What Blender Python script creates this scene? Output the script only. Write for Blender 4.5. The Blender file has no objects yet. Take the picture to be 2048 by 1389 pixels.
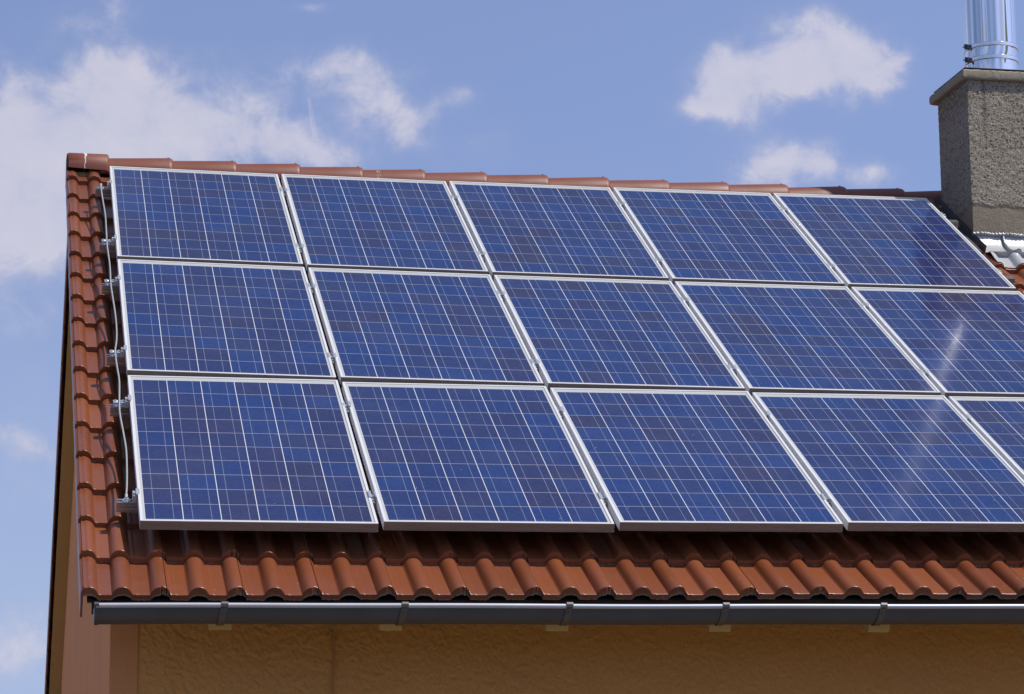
import bpy, math, random
import numpy as np
from mathutils import Matrix, Vector

# ------------------------------------------------------------------ camera, sky, sun
Z0 = 3.05                      # height of the roof origin above the ground
PITCH = math.radians(31.0)     # roof pitch
sc = bpy.context.scene
col = sc.collection

cam = bpy.data.cameras.new('camera')
cam.sensor_width = 36.0
cam.lens = 5277.52 / 2048 * 36.0
cam.clip_start = 0.05
cam.clip_end = 5000
camo = bpy.data.objects.new('camera', cam)
col.objects.link(camo)
ax = Vector((0.9819783870, -0.1888249263, -0.0079746254))
ay = Vector((0.0278799463, 0.1864643314, -0.9820660679))
az = Vector((0.1869255361, 0.9641453212, 0.1883683722))
mw = Matrix((ax, -ay, -az)).transposed().to_4x4()
mw.translation = Vector((-0.547166, -10.88873, -1.370794 + Z0))
camo.matrix_world = mw
sc.camera = camo

sc.view_settings.view_transform = 'Standard'
sc.view_settings.look = 'None'
sc.view_settings.exposure = 0.0
sc.view_settings.gamma = 1.0
sc.view_settings.use_curve_mapping = False
sc.cycles.sample_clamp_indirect = 60
sc.cycles.blur_glossy = 0.1        # keep the flue's glint on the panels

SUN_DIR = Vector((0.50, -0.30, 0.986)).normalized()
sun = bpy.data.lights.new('sun', 'SUN')
sun.energy = 4.0
sun.angle = math.radians(0.53)
sun.color = (1.0, 0.955, 0.89)
suno = bpy.data.objects.new('sun', sun)
suno.rotation_euler = SUN_DIR.to_track_quat('Z', 'Y').to_euler()
suno.location = (0, 0, 30)
col.objects.link(suno)


class NB:
    """small node-tree builder"""
    def __init__(s, tree):
        s.t = tree
        s.t.nodes.clear()

    def n(s, kind, **kw):
        x = s.t.nodes.new(kind)
        for k, v in kw.items():
            setattr(x, k, v)
        return x

    def put(s, sock, v):
        if v is None:
            return
        if isinstance(v, bpy.types.NodeSocket):
            s.t.links.new(v, sock)
        else:
            if isinstance(v, (tuple, list)) and sock.type == 'RGBA' and len(v) == 3:
                v = tuple(v) + (1.0,)
            sock.default_value = v

    def m(s, op, a, b=None, c=None, clamp=False):
        x = s.n('ShaderNodeMath', operation=op, use_clamp=clamp)
        for i, v in enumerate((a, b, c)):
            s.put(x.inputs[i], v)
        return x.outputs[0]

    def mix(s, f, a, b, blend='MIX'):
        x = s.n('ShaderNodeMix', data_type='RGBA', blend_type=blend)
        s.put(x.inputs['Factor'], f)
        s.put(x.inputs[6], a)
        s.put(x.inputs[7], b)
        return x.outputs[2]

    def mixf(s, f, a, b):
        x = s.n('ShaderNodeMix', data_type='FLOAT')
        s.put(x.inputs[0], f)
        s.put(x.inputs[2], a)
        s.put(x.inputs[3], b)
        return x.outputs[0]

    def sm(s, v, lo, hi, a=0.0, b=1.0):
        x = s.n('ShaderNodeMapRange', interpolation_type='SMOOTHSTEP')
        for i, q in enumerate((v, lo, hi, a, b)):
            s.put(x.inputs[i], q)
        return x.outputs[0]

    def noise(s, vec, scale, detail=4.0, rough=0.55, dist=0.0, color=False, dims='3D'):
        x = s.n('ShaderNodeTexNoise', noise_dimensions=dims)
        s.put(x.inputs['Vector'], vec)
        s.put(x.inputs['Scale'], scale)
        s.put(x.inputs['Detail'], detail)
        s.put(x.inputs['Roughness'], rough)
        s.put(x.inputs['Distortion'], dist)
        return x.outputs['Color' if color else 'Fac']

    def voro(s, vec, scale, out='Distance', feature='F1', rnd=1.0):
        x = s.n('ShaderNodeTexVoronoi', feature=feature)
        s.put(x.inputs['Vector'], vec)
        s.put(x.inputs['Scale'], scale)
        s.put(x.inputs['Randomness'], rnd)
        return x.outputs[out]

    def xyz(s, vec):
        x = s.n('ShaderNodeSeparateXYZ')
        s.put(x.inputs[0], vec)
        return x.outputs[0], x.outputs[1], x.outputs[2]

    def vec(s, a=0.0, b=0.0, c=0.0):
        x = s.n('ShaderNodeCombineXYZ')
        for i, v in enumerate((a, b, c)):
            s.put(x.inputs[i], v)
        return x.outputs[0]

    def scale(s, v, k):
        x = s.n('ShaderNodeVectorMath', operation='MULTIPLY')
        s.put(x.inputs[0], v)
        s.put(x.inputs[1], k)
        return x.outputs[0]

    def add(s, v, k):
        x = s.n('ShaderNodeVectorMath', operation='ADD')
        s.put(x.inputs[0], v)
        s.put(x.inputs[1], k)
        return x.outputs[0]

    def bump(s, h, strength=0.3, dist=0.01, normal=None):
        x = s.n('ShaderNodeBump')
        s.put(x.inputs['Height'], h)
        s.put(x.inputs['Strength'], strength)
        s.put(x.inputs['Distance'], dist)
        if normal is not None:
            s.put(x.inputs['Normal'], normal)
        return x.outputs[0]


# ---- world: Nishita sky with scattered cumulus and a short contrail, by direction
CLOUDS = [(0.036, 0.262, 0.085, 0.042, 0, 0.40), (0.10, 0.285, 0.05, 0.03, 0, 0.22), (0.0172, 0.2579, 0.067, 0.03, -12, 1.0), (0.0345, 0.2957, 0.0193, 0.017, 0, 0.95), (0.0, 0.2611, 0.0305, 0.026, 0, 0.8), (0.0062, 0.2416, 0.0406, 0.022, 0, 0.9), (0.057, 0.2796, 0.0244, 0.018, 30, 0.7), (0.1174, 0.3059, 0.0223, 0.0096, -8, 0.68), (0.1384, 0.2987, 0.0152, 0.015, 25, 0.55), (0.1494, 0.2848, 0.0183, 0.0084, 35, 0.6), (0.1675, 0.2918, 0.0152, 0.0052, -15, 0.5), (0.1019, 0.2755, 0.0223, 0.0084, 12, 0.6), (0.0764, 0.2795, 0.0142, 0.01, -20, 0.45), (0.1196, 0.2702, 0.0122, 0.006, 0, 0.45), (0.3262, 0.3259, 0.0244, 0.017, 10, 1.1), (0.3441, 0.316, 0.0162, 0.014, 0, 1.0), (0.2854, 0.3142, 0.0173, 0.012, -35, 0.85), (0.2808, 0.2971, 0.0193, 0.0076, 0, 0.75), (0.3065, 0.3099, 0.0244, 0.012, -15, 0.9), (0.3044, 0.2739, 0.0233, 0.0115, -8, 1.05), (0.3247, 0.278, 0.0077, 0.0096, 20, 0.7), (0.3437, 0.2724, 0.0172, 0.007, -10, 0.7), (0.3747, 0.2961, 0.0081, 0.01, 0, 0.25), (0.0215, 0.3183, 0.0183, 0.008, -20, 0.4), (0.0377, 0.3253, 0.0081, 0.008, 0, 0.35), (-0.0047, 0.2968, 0.0081, 0.01, 0, 0.5), (0.0066, 0.1545, 0.0223, 0.012, 0, 0.85), (0.005, 0.0793, 0.0244, 0.018, 0, 0.75), (0.0073, 0.2006, 0.0183, 0.012, 0, 0.4), (0.0005, 0.1773, 0.0162, 0.008, -10, 0.4), (0.0091, 0.1317, 0.0183, 0.01, 0, 0.4), (0.1816, 0.277, 0.0162, 0.012, 0, 0.25), (0.2769, 0.3085, 0.0081, 0.018, 0, 0.2), (0.1113, 0.3314, 0.0122, 0.0028, 0, 0.4)]
SKY_STRENGTH = 0.12
world = bpy.data.worlds.new('World')
sc.world = world
world.use_nodes = True
w = NB(world.node_tree)
sky = w.n('ShaderNodeTexSky', sky_type='NISHITA')
sky.sun_disc = False
sky.sun_elevation = math.asin(SUN_DIR.z)
sky.sun_rotation = math.atan2(SUN_DIR.x, SUN_DIR.y)
sky.altitude = 300
sky.air_density = 1.0
sky.dust_density = 0.6
sky.ozone_density = 2.0
gen = w.n('ShaderNodeTexCoord').outputs['Generated']
gx, gy, gz = w.xyz(gen)
# the summer sky is deep blue down to low elevations: look the table up a little higher
gz2 = w.m('ADD', w.m('MULTIPLY', w.m('MAXIMUM', gz, 0.0), 0.62), 0.36)
skyv = w.vec(gx, gy, gz2)
w.put(sky.inputs['Vector'], skyv)
hi = w.sm(gz, 0.25, 0.75)
blue = w.mix(1.0, sky.outputs[0], w.mix(hi, (1.80, 1.55, 1.60), (1.0, 1.0, 1.0)), 'MULTIPLY')
yy = w.m('MAXIMUM', gy, 0.02)
ca = w.m('DIVIDE', gx, yy)
ce = w.m('DIVIDE', gz, yy)
pv = w.vec(ca, ce, 0.0)
wn = w.noise(pv, 30.0, 8.0, 0.62, color=True)
wx, wy, wz = w.xyz(wn)
pa = w.m('ADD', ca, w.m('MULTIPLY', w.m('SUBTRACT', wx, 0.5), 0.030))
pe = w.m('ADD', ce, w.m('MULTIPLY', w.m('SUBTRACT', wy, 0.5), 0.022))
tot = None
for (a0, e0, ra, re, rot, st) in CLOUDS:
    c_, s_ = math.cos(math.radians(-rot)), math.sin(math.radians(-rot))
    da = w.m('SUBTRACT', pa, a0)
    de = w.m('SUBTRACT', pe, e0)
    u_ = w.m('ADD', w.m('MULTIPLY', da, c_ / ra), w.m('MULTIPLY', de, s_ / ra))
    v_ = w.m('ADD', w.m('MULTIPLY', da, -s_ / re), w.m('MULTIPLY', de, c_ / re))
    q_ = w.m('ADD', w.m('MULTIPLY', u_, u_), w.m('MULTIPLY', v_, v_))
    g_ = w.m('MULTIPLY', w.m('EXPONENT', w.m('MULTIPLY', q_, -1.1)), st)
    tot = g_ if tot is None else w.m('ADD', tot, g_)
tot = w.m('MINIMUM', tot, 1.25)
fb = w.noise(w.add(pv, (3.1, 1.7, 0)), 46.0, 10.0, 0.62, 0.35)
fb2 = w.noise(w.add(pv, (7.3, 0.4, 0)), 11.0, 4.0, 0.5)
fbc = w.m('SUBTRACT', fb, 0.5)
tt = w.m('ADD', tot, w.m('MULTIPLY', w.m('ADD', w.m('MULTIPLY', fbc, 1.9), w.m('MULTIPLY', w.m('SUBTRACT', fb2, 0.5), 0.9)), w.m('MINIMUM', w.m('MULTIPLY', tot, 1.6), 1.0)))
core = w.sm(tt, 0.34, 1.15, 0.0, 1.0)
veil = w.sm(tt, 0.0, 1.0, 0.0, 1.0)
thick = w.m('ADD', 0.80, w.m('MULTIPLY', fbc, 0.55))
dens = w.m('MULTIPLY', w.m('ADD', w.m('MULTIPLY', core, 0.42), w.m('MULTIPLY', veil, 0.46)), thick, clamp=True)
dens = w.m('MULTIPLY', dens, w.sm(gy, 0.05, 0.2))
# scattered clouds over the rest of the dome, seen in reflections
cn = w.noise(w.scale(gen, (1.0, 1.0, 1.6)), 2.6, 8.0, 0.6)
dens_g = w.sm(cn, 0.54, 0.72, 0.0, 0.85)
window = w.m('MULTIPLY', w.sm(w.m('ABSOLUTE', w.m('SUBTRACT', ca, 0.2)), 0.26, 0.6, 1.0, 0.0), w.sm(ce, 0.36, 0.6, 1.0, 0.0))
window = w.m('MULTIPLY', window, w.sm(gy, 0.1, 0.3))
dens_g = w.m('MULTIPLY', dens_g, w.m('SUBTRACT', 1.0, window))
# contrail: two thin parallel streaks
ct = w.m('DIVIDE', w.m('SUBTRACT', 0.2934, ce), 0.0215)
la = w.m('ADD', 0.1128, w.m('MULTIPLY', ct, 0.0028))
d1 = w.m('ABSOLUTE', w.m('SUBTRACT', ca, la))
d2 = w.m('ABSOLUTE', w.m('SUBTRACT', w.m('SUBTRACT', ca, la), w.m('ADD', 0.0007, w.m('MULTIPLY', ct, 0.0006))))
tr = w.m('ADD', w.sm(d1, 0.0, 0.0006, 1.0, 0.0), w.sm(d2, 0.0, 0.0006, 0.8, 0.0))
tr = w.m('MULTIPLY', tr, w.m('MULTIPLY', w.sm(ct, 0.0, 0.06), w.sm(ct, 0.35, 1.05, 0.34, 0.0)))
tr = w.m('MULTIPLY', tr, window)
alld = w.m('MINIMUM', w.m('ADD', w.m('MAXIMUM', dens, dens_g), tr), 1.0)
low = w.sm(ce, 0.04, 0.30, 0.50, 0.03)       # paler air low down
k = 1.0 / SKY_STRENGTH
base = w.mix(low, blue, (0.50 * k, 0.60 * k, 0.78 * k))
ccol = w.mix(w.sm(tt, 0.3, 1.3), (0.52 * k, 0.53 * k, 0.69 * k), (0.70 * k, 0.67 * k, 0.75 * k))
skyc = w.mix(alld, base, ccol)
bg = w.n('ShaderNodeBackground')
w.put(bg.inputs['Color'], skyc)
bg.inputs['Strength'].default_value = SKY_STRENGTH
w.t.links.new(bg.outputs[0], w.n('ShaderNodeOutputWorld').inputs['Surface'])

# ------------------------------------------------------------------ roof coordinates
CT, ST = math.cos(PITCH), math.sin(PITCH)
WC = [0.0005, 0.0199, 0.0068, -0.0011, -0.1121, 0.0247, 0.0062, 0.0517, -0.0114]


def sag(u, v):
    """the old roof is not quite flat: offset along its normal"""
    u = np.clip(u, -0.3, 5.6) / 3
    v = np.clip(v, -0.5, 5.7) / 3
    r = 0
    q = 0
    for j in range(3):
        for i in range(3):
            r = r + WC[q] * u ** i * v ** j
            q += 1
    return r


def W(u, v, n, flat=False):
    u, v, n = (np.asarray(t, float) for t in (u, v, n))
    if not flat:
        n = n + sag(u, v)
    u, v, n = np.broadcast_arrays(u, v, n)
    return np.stack([u, v * CT - n * ST, v * ST + n * CT + Z0], -1)


EX, EY, EN = np.array([1.0, 0, 0]), np.array([0, CT, ST]), np.array([0, -ST, CT])
YR = 4.87                       # ridge line
random.seed(5)
rng = np.random.default_rng(11)


def vnoise(P, seed=0):
    """value noise on an (N,3) array, 0..1"""
    P = np.asarray(P, float) + seed * 17.3
    I = np.floor(P).astype(np.int64)
    F = P - I
    F = F * F * (3 - 2 * F)

    def h(i):
        n = i[:, 0] * 374761393 + i[:, 1] * 668265263 + i[:, 2] * 2147483647
        n = (n ^ (n >> 13)) * 1274126177
        n = n ^ (n >> 16)
        return (n & 0xffff) / 65535.0
    r = 0
    for dx in (0, 1):
        for dy in (0, 1):
            for dz in (0, 1):
                wgt = (F[:, 0] if dx else 1 - F[:, 0]) * (F[:, 1] if dy else 1 - F[:, 1]) * (F[:, 2] if dz else 1 - F[:, 2])
                r = r + wgt * h(I + np.array([dx, dy, dz]))
    return r


# ------------------------------------------------------------------ object helpers
ORIG = {}


def mk(name, V, F, mat, parent=None, origin=None, smooth=35, attrs=None, local=False):
    V = np.asarray(V, float).reshape(-1, 3)
    if origin is None:
        origin = np.array([V[:, 0].mean(), V[:, 1].mean(), V[:, 2].min()]) if not local else np.zeros(3)
    origin = np.asarray(origin, float)
    me = bpy.data.meshes.new(name)
    me.from_pydata((V - origin).tolist(), [], [tuple(int(i) for i in f) for f in F])
    for at, vals in (attrs or {}).items():
        a = me.attributes.new(at, 'FLOAT', 'POINT')
        a.data.foreach_set('value', np.asarray(vals, np.float32).ravel())
    if smooth:
        me.polygons.foreach_set('use_smooth', [True] * len(me.polygons))
        me.set_sharp_from_angle(angle=math.radians(smooth))
    for mm in (mat if isinstance(mat, (list, tuple)) else [mat]):
        me.materials.append(mm)
    me.update()
    o = bpy.data.objects.new(name, me)
    col.objects.link(o)
    if parent is not None:
        o.parent = parent
        o.location = origin - (ORIG[parent.name] if not local else 0)
    else:
        o.location = origin
    ORIG[o.name] = origin
    return o


def empty(name, loc):
    o = bpy.data.objects.new(name, None)
    o.empty_display_size = 0.2
    o.location = loc
    col.objects.link(o)
    ORIG[o.name] = np.asarray(loc, float)
    return o


def tag(o, label, cat, group=None, kind=None):
    o['label'] = label
    o['category'] = cat
    if group:
        o['group'] = group
    if kind:
        o['kind'] = kind
    return o


def copy_to(o, shift, parent=None):
    c = o.copy()
    col.objects.link(c)
    if parent is not None:
        c.parent = parent
    c.location = Vector(o.location) + Vector([float(t) for t in shift])
    ORIG[c.name] = ORIG[o.name] + np.asarray(shift, float)
    return c


class MB:
    """collects shapes for one mesh"""
    def __init__(s):
        s.V = []
        s.F = []

    def add(s, V, F):
        b = sum(len(x) for x in s.V)
        s.V.append(np.asarray(V, float).reshape(-1, 3))
        s.F += [tuple(i + b for i in f) for f in F]

    def hexa(s, P):
        s.add(P, [(0, 3, 2, 1), (4, 5, 6, 7), (0, 1, 5, 4), (1, 2, 6, 5), (2, 3, 7, 6), (3, 0, 4, 7)])

    def box(s, x0, x1, y0, y1, z0, z1, c=0.0):
        if c <= 0:
            s.hexa([(x0, y0, z0), (x1, y0, z0), (x1, y1, z0), (x0, y1, z0), (x0, y0, z1), (x1, y0, z1), (x1, y1, z1), (x0, y1, z1)])
            return
        # chamfered box: octagonal in plan and section
        rings = []
        for z, d in ((z0, c), (z0 + c, 0), (z1 - c, 0), (z1, c)):
            a0, a1, b0, b1 = x0 + d, x1 - d, y0 + d, y1 - d
            rings.append([(a0 + c, b0, z), (a1 - c, b0, z), (a1, b0 + c, z), (a1, b1 - c, z), (a1 - c, b1, z), (a0 + c, b1, z), (a0, b1 - c, z), (a0, b0 + c, z)])
        s.loft(rings)

    def loft(s, rings, close=True, caps=True):
        n = len(rings[0])
        V = np.array(rings, float).reshape(-1, 3)
        F = []
        for r in range(len(rings) - 1):
            for i in range(n if close else n - 1):
                j = (i + 1) % n
                F.append((r * n + i, r * n + j, (r + 1) * n + j, (r + 1) * n + i))
        if caps and close:
            F.append(tuple(range(n - 1, -1, -1)))
            F.append(tuple((len(rings) - 1) * n + i for i in range(n)))
        s.add(V, F)

    def tube(s, pts, r, n=10):
        pts = np.asarray(pts, float)
        rings = []
        for i, p in enumerate(pts):
            t = pts[min(i + 1, len(pts) - 1)] - pts[max(i - 1, 0)]
            t /= np.linalg.norm(t)
            a = np.cross(t, [0.3, 0.1, 0.95])
            if np.linalg.norm(a) < 0.1:
                a = np.cross(t, [1.0, 0, 0])
            a /= np.linalg.norm(a)
            b = np.cross(t, a)
            rr = r if np.isscalar(r) else r[i]
            rings.append([p + rr * (math.cos(q) * a + math.sin(q) * b) for q in np.linspace(0, 2 * math.pi, n, endpoint=False)])
        s.loft(rings)

    def rbox(s, u0, u1, v0, v1, n0, n1, c=0.0):
        """box in roof coordinates (no sag), chamfered"""
        m2 = MB()
        m2.box(u0, u1, v0, v1, n0, n1, c)
        V = np.concatenate(m2.V)
        s.add(V[:, :1] * EX + V[:, 1:2] * EY + V[:, 2:3] * EN, m2.F)

    def all(s):
        return np.concatenate(s.V), s.F

    def build(s, name, mat, parent=None, origin=None, smooth=35, **kw):
        V, F = s.all()
        return mk(name, V, F, mat, parent, origin, smooth, **kw)


# ------------------------------------------------------------------ materials
def material(name):
    m = bpy.data.materials.new(name)
    m.use_nodes = True
    b = NB(m.node_tree)
    p = b.n('ShaderNodeBsdfPrincipled')
    b.t.links.new(p.outputs[0], b.n('ShaderNodeOutputMaterial').inputs['Surface'])
    return m, b, p


def simple(name, color, rough=0.5, metal=0.0, var=0.12, scale=20.0, bump=0.0, bscale=200.0, rvar=0.1):
    m, b, p = material(name)
    pos = b.n('ShaderNodeNewGeometry').outputs['Position']
    n1 = b.noise(pos, scale, 6.0, 0.6)
    c = b.mix(n1, tuple(t * (1 - var) for t in color), tuple(min(1.0, t * (1 + var)) for t in color))
    b.put(p.inputs['Base Color'], c)
    b.put(p.inputs['Roughness'], b.m('ADD', rough - rvar / 2, b.m('MULTIPLY', n1, rvar)))
    p.inputs['Metallic'].default_value = metal
    if bump:
        b.put(p.inputs['Normal'], b.bump(b.noise(pos, bscale, 4.0, 0.6), bump, 0.004))
    return m


def tile_material():
    m, b, p = material('roof_tile')
    pos = b.n('ShaderNodeNewGeometry').outputs['Position']
    tint = b.n('ShaderNodeAttribute', attribute_name='tint').outputs['Fac']
    edge = b.n('ShaderNodeAttribute', attribute_name='edge').outputs['Fac']
    n1 = b.noise(pos, 5.0, 6.0, 0.65)
    n2 = b.noise(pos, 60.0, 5.0, 0.7)
    c = b.mix(tint, (0.185, 0.053, 0.020), (0.262, 0.078, 0.027))
    c = b.mix(b.m('MULTIPLY', b.sm(n1, 0.42, 0.72), 0.55), c, (0.225, 0.074, 0.044))
    c = b.mix(b.m('MULTIPLY', n2, 0.30), c, (0.15, 0.038, 0.018))
    # small pale chips and lichen dots
    sp = b.voro(pos, 34.0, 'Distance')
    rr = b.voro(pos, 34.0, 'Color')
    rx, _, _ = b.xyz(rr)
    spot = b.m('MULTIPLY', b.sm(sp, 0.05, 0.10, 1.0, 0.0), b.sm(rx, 0.86, 0.89))
    c = b.mix(spot, c, (0.5, 0.42, 0.36))
    # raw crumbly concrete at the cut lower edge
    e = b.sm(b.m('ADD', edge, b.m('MULTIPLY', b.m('SUBTRACT', b.noise(pos, 140.0, 5.0, 0.7), 0.5), 0.9)), 0.55, 0.95)
    ec = b.mix(b.noise(pos, 90.0, 4.0, 0.6), (0.12, 0.06, 0.042), (0.36, 0.29, 0.23))
    c = b.mix(e, c, ec)
    b.put(p.inputs['Base Color'], c)
    rgh = b.m('ADD', 0.24, b.m('MULTIPLY', b.noise(pos, 16.0, 5.0, 0.6), 0.20))
    b.put(p.inputs['Roughness'], b.mixf(e, rgh, 0.9))
    h = b.m('ADD', b.m('MULTIPLY', b.noise(pos, 420.0, 3.0, 0.6), 0.25), b.m('MULTIPLY', b.noise(pos, 26.0, 3.0, 0.5), 1.0))
    h = b.m('ADD', h, b.m('MULTIPLY', b.m('MULTIPLY', e, b.noise(pos, 260.0, 4.0, 0.7)), 1.6))
    b.put(p.inputs['Normal'], b.bump(h, 0.35, 0.003))
    return m


def ridge_material():
    m, b, p = material('ridge_tile')
    pos = b.n('ShaderNodeNewGeometry').outputs['Position']
    x, y, z = b.xyz(pos)
    n1 = b.noise(pos, 7.0, 6.0, 0.65)
    n2 = b.noise(pos, 120.0, 4.0, 0.7)
    c = b.mix(n1, (0.165, 0.044, 0.022), (0.225, 0.064, 0.034))
    c = b.mix(b.m('MULTIPLY', b.sm(n2, 0.5, 0.8), 0.35), c, (0.22, 0.08, 0.05))
    # white streak of droppings on the end cap
    d = b.m('ABSOLUTE', b.m('SUBTRACT', x, b.m('ADD', -0.130, b.m('MULTIPLY', b.m('SUBTRACT', b.noise(pos, 30.0), 0.5), 0.03))))
    wdt = b.sm(z, Z0 + 2.775, Z0 + 2.83, 0.003, 0.011)
    st = b.m('MULTIPLY', b.sm(b.m('DIVIDE', d, wdt), 0.6, 1.1, 1.0, 0.0), b.sm(n2, 0.30, 0.42))
    d2 = b.m('ABSOLUTE', b.m('SUBTRACT', x, 1.66))
    st2 = b.m('MULTIPLY', b.m('MULTIPLY', b.sm(d2, 0.008, 0.016, 1.0, 0.0), b.sm(n2, 0.52, 0.6)), 0.6)
    st = b.m('MAXIMUM', st, st2)
    c = b.mix(st, c, (0.72, 0.70, 0.66))
    b.put(p.inputs['Base Color'], c)
    b.put(p.inputs['Roughness'], b.m('ADD', 0.40, b.m('MULTIPLY', n1, 0.2)))
    b.put(p.inputs['Normal'], b.bump(b.m('ADD', b.m('MULTIPLY', n2, 0.4), n1), 0.25, 0.004))
    return m


def stucco_material(name, color, rough_scale=1.0, fine=False):
    m, b, p = material(name)
    pos = b.n('ShaderNodeNewGeometry').outputs['Position']
    n1 = b.noise(pos, 1.6, 6.0, 0.6)
    n2 = b.noise(pos, 190.0, 4.0, 0.7)
    c = b.mix(n1, tuple(t * 0.86 for t in color), tuple(t * 1.10 for t in color))
    c = b.mix(b.m('MULTIPLY', b.sm(n2, 0.42, 0.66), 0.45), c, tuple(t * 0.55 for t in color))
    b.put(p.inputs['Base Color'], c)
    p.inputs['Roughness'].default_value = 0.92
    p.inputs['Specular IOR Level'].default_value = 0.2
    h = b.noise(pos, 220.0 if fine else 150.0, 6.0, 0.75)
    b.put(p.inputs['Normal'], b.bump(h, 0.5 * rough_scale, 0.005))
    return m


def chimney_material():
    m, b, p = material('roughcast_render')
    pos = b.n('ShaderNodeNewGeometry').outputs['Position']
    x, y, z = b.xyz(pos)
    big = b.noise(pos, 3.0, 5.0, 0.6)
    c = b.mix(big, (0.335, 0.285, 0.222), (0.415, 0.358, 0.285))
    pit = b.sm(b.noise(pos, 85.0, 4.0, 0.62), 0.39, 0.445, 1.0, 0.0)
    c = b.mix(b.m('MULTIPLY', pit, 0.9), c, (0.035, 0.028, 0.024))
    vc = b.voro(pos, 62.0, 'Color')
    vx, vy, vz = b.xyz(vc)
    vd = b.voro(pos, 62.0, 'Distance')
    peb = b.m('MULTIPLY', b.sm(vd, 0.22, 0.34, 1.0, 0.0), b.sm(vx, 0.84, 0.88))
    c = b.mix(peb, c, b.mix(vy, (0.55, 0.50, 0.46), (0.46, 0.36, 0.22)))
    # the later mortar repair along the foot: smooth, browner
    zl = b.m('ADD', Z0 + 2.53, b.m('MULTIPLY', b.m('SUBTRACT', b.noise(b.vec(x, y, 0.0), 9.0, 4.0, 0.7), 0.5), 0.16))
    rep = b.sm(b.m('SUBTRACT', z, zl), -0.006, 0.006, 1.0, 0.0)
    rc = b.mix(b.noise(pos, 120.0, 5.0, 0.7), (0.15, 0.115, 0.080), (0.36, 0.30, 0.22))
    rc = b.mix(b.m('MULTIPLY', b.sm(big, 0.4, 0.65), 0.35), rc, (0.36, 0.31, 0.26))
    c = b.mix(rep, c, rc)
    # moss on the corner under the slab, rain streaks
    mo = b.m('MULTIPLY', b.sm(b.m('ADD', x, b.m('MULTIPLY', b.noise(pos, 40.0), 0.05)), 5.275, 5.315, 1.0, 0.0), b.sm(z, Z0 + 3.13, Z0 + 3.25))
    c = b.mix(b.m('MULTIPLY', mo, b.m('MULTIPLY', b.sm(b.noise(pos, 55.0), 0.42, 0.6), 0.75)), c, (0.10, 0.085, 0.025))
    sx = b.m('ABSOLUTE', b.m('SUBTRACT', x, b.m('ADD', 5.36, b.m('MULTIPLY', b.m('SUBTRACT', b.noise(b.vec(z, 0.0, 0.0), 7.0), 0.5), 0.03))))
    stn = b.m('MULTIPLY', b.sm(sx, 0.0, 0.022, 0.55, 0.0), b.sm(z, Z0 + 2.85, Z0 + 3.2))
    c = b.mix(stn, c, (0.07, 0.062, 0.06))
    b.put(p.inputs['Base Color'], c)
    p.inputs['Roughness'].default_value = 0.95
    p.inputs['Specular IOR Level'].default_value = 0.2
    h = b.m('ADD', b.m('MULTIPLY', b.noise(pos, 105.0, 4.0, 0.68), 1.0), b.m('MULTIPLY', b.m('SUBTRACT', 1.0, vd), 0.35))
    h = b.m('MULTIPLY', h, b.mixf(rep, 1.0, 0.3))
    b.put(p.inputs['Normal'], b.bump(h, 0.9, 0.012))
    return m


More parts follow.
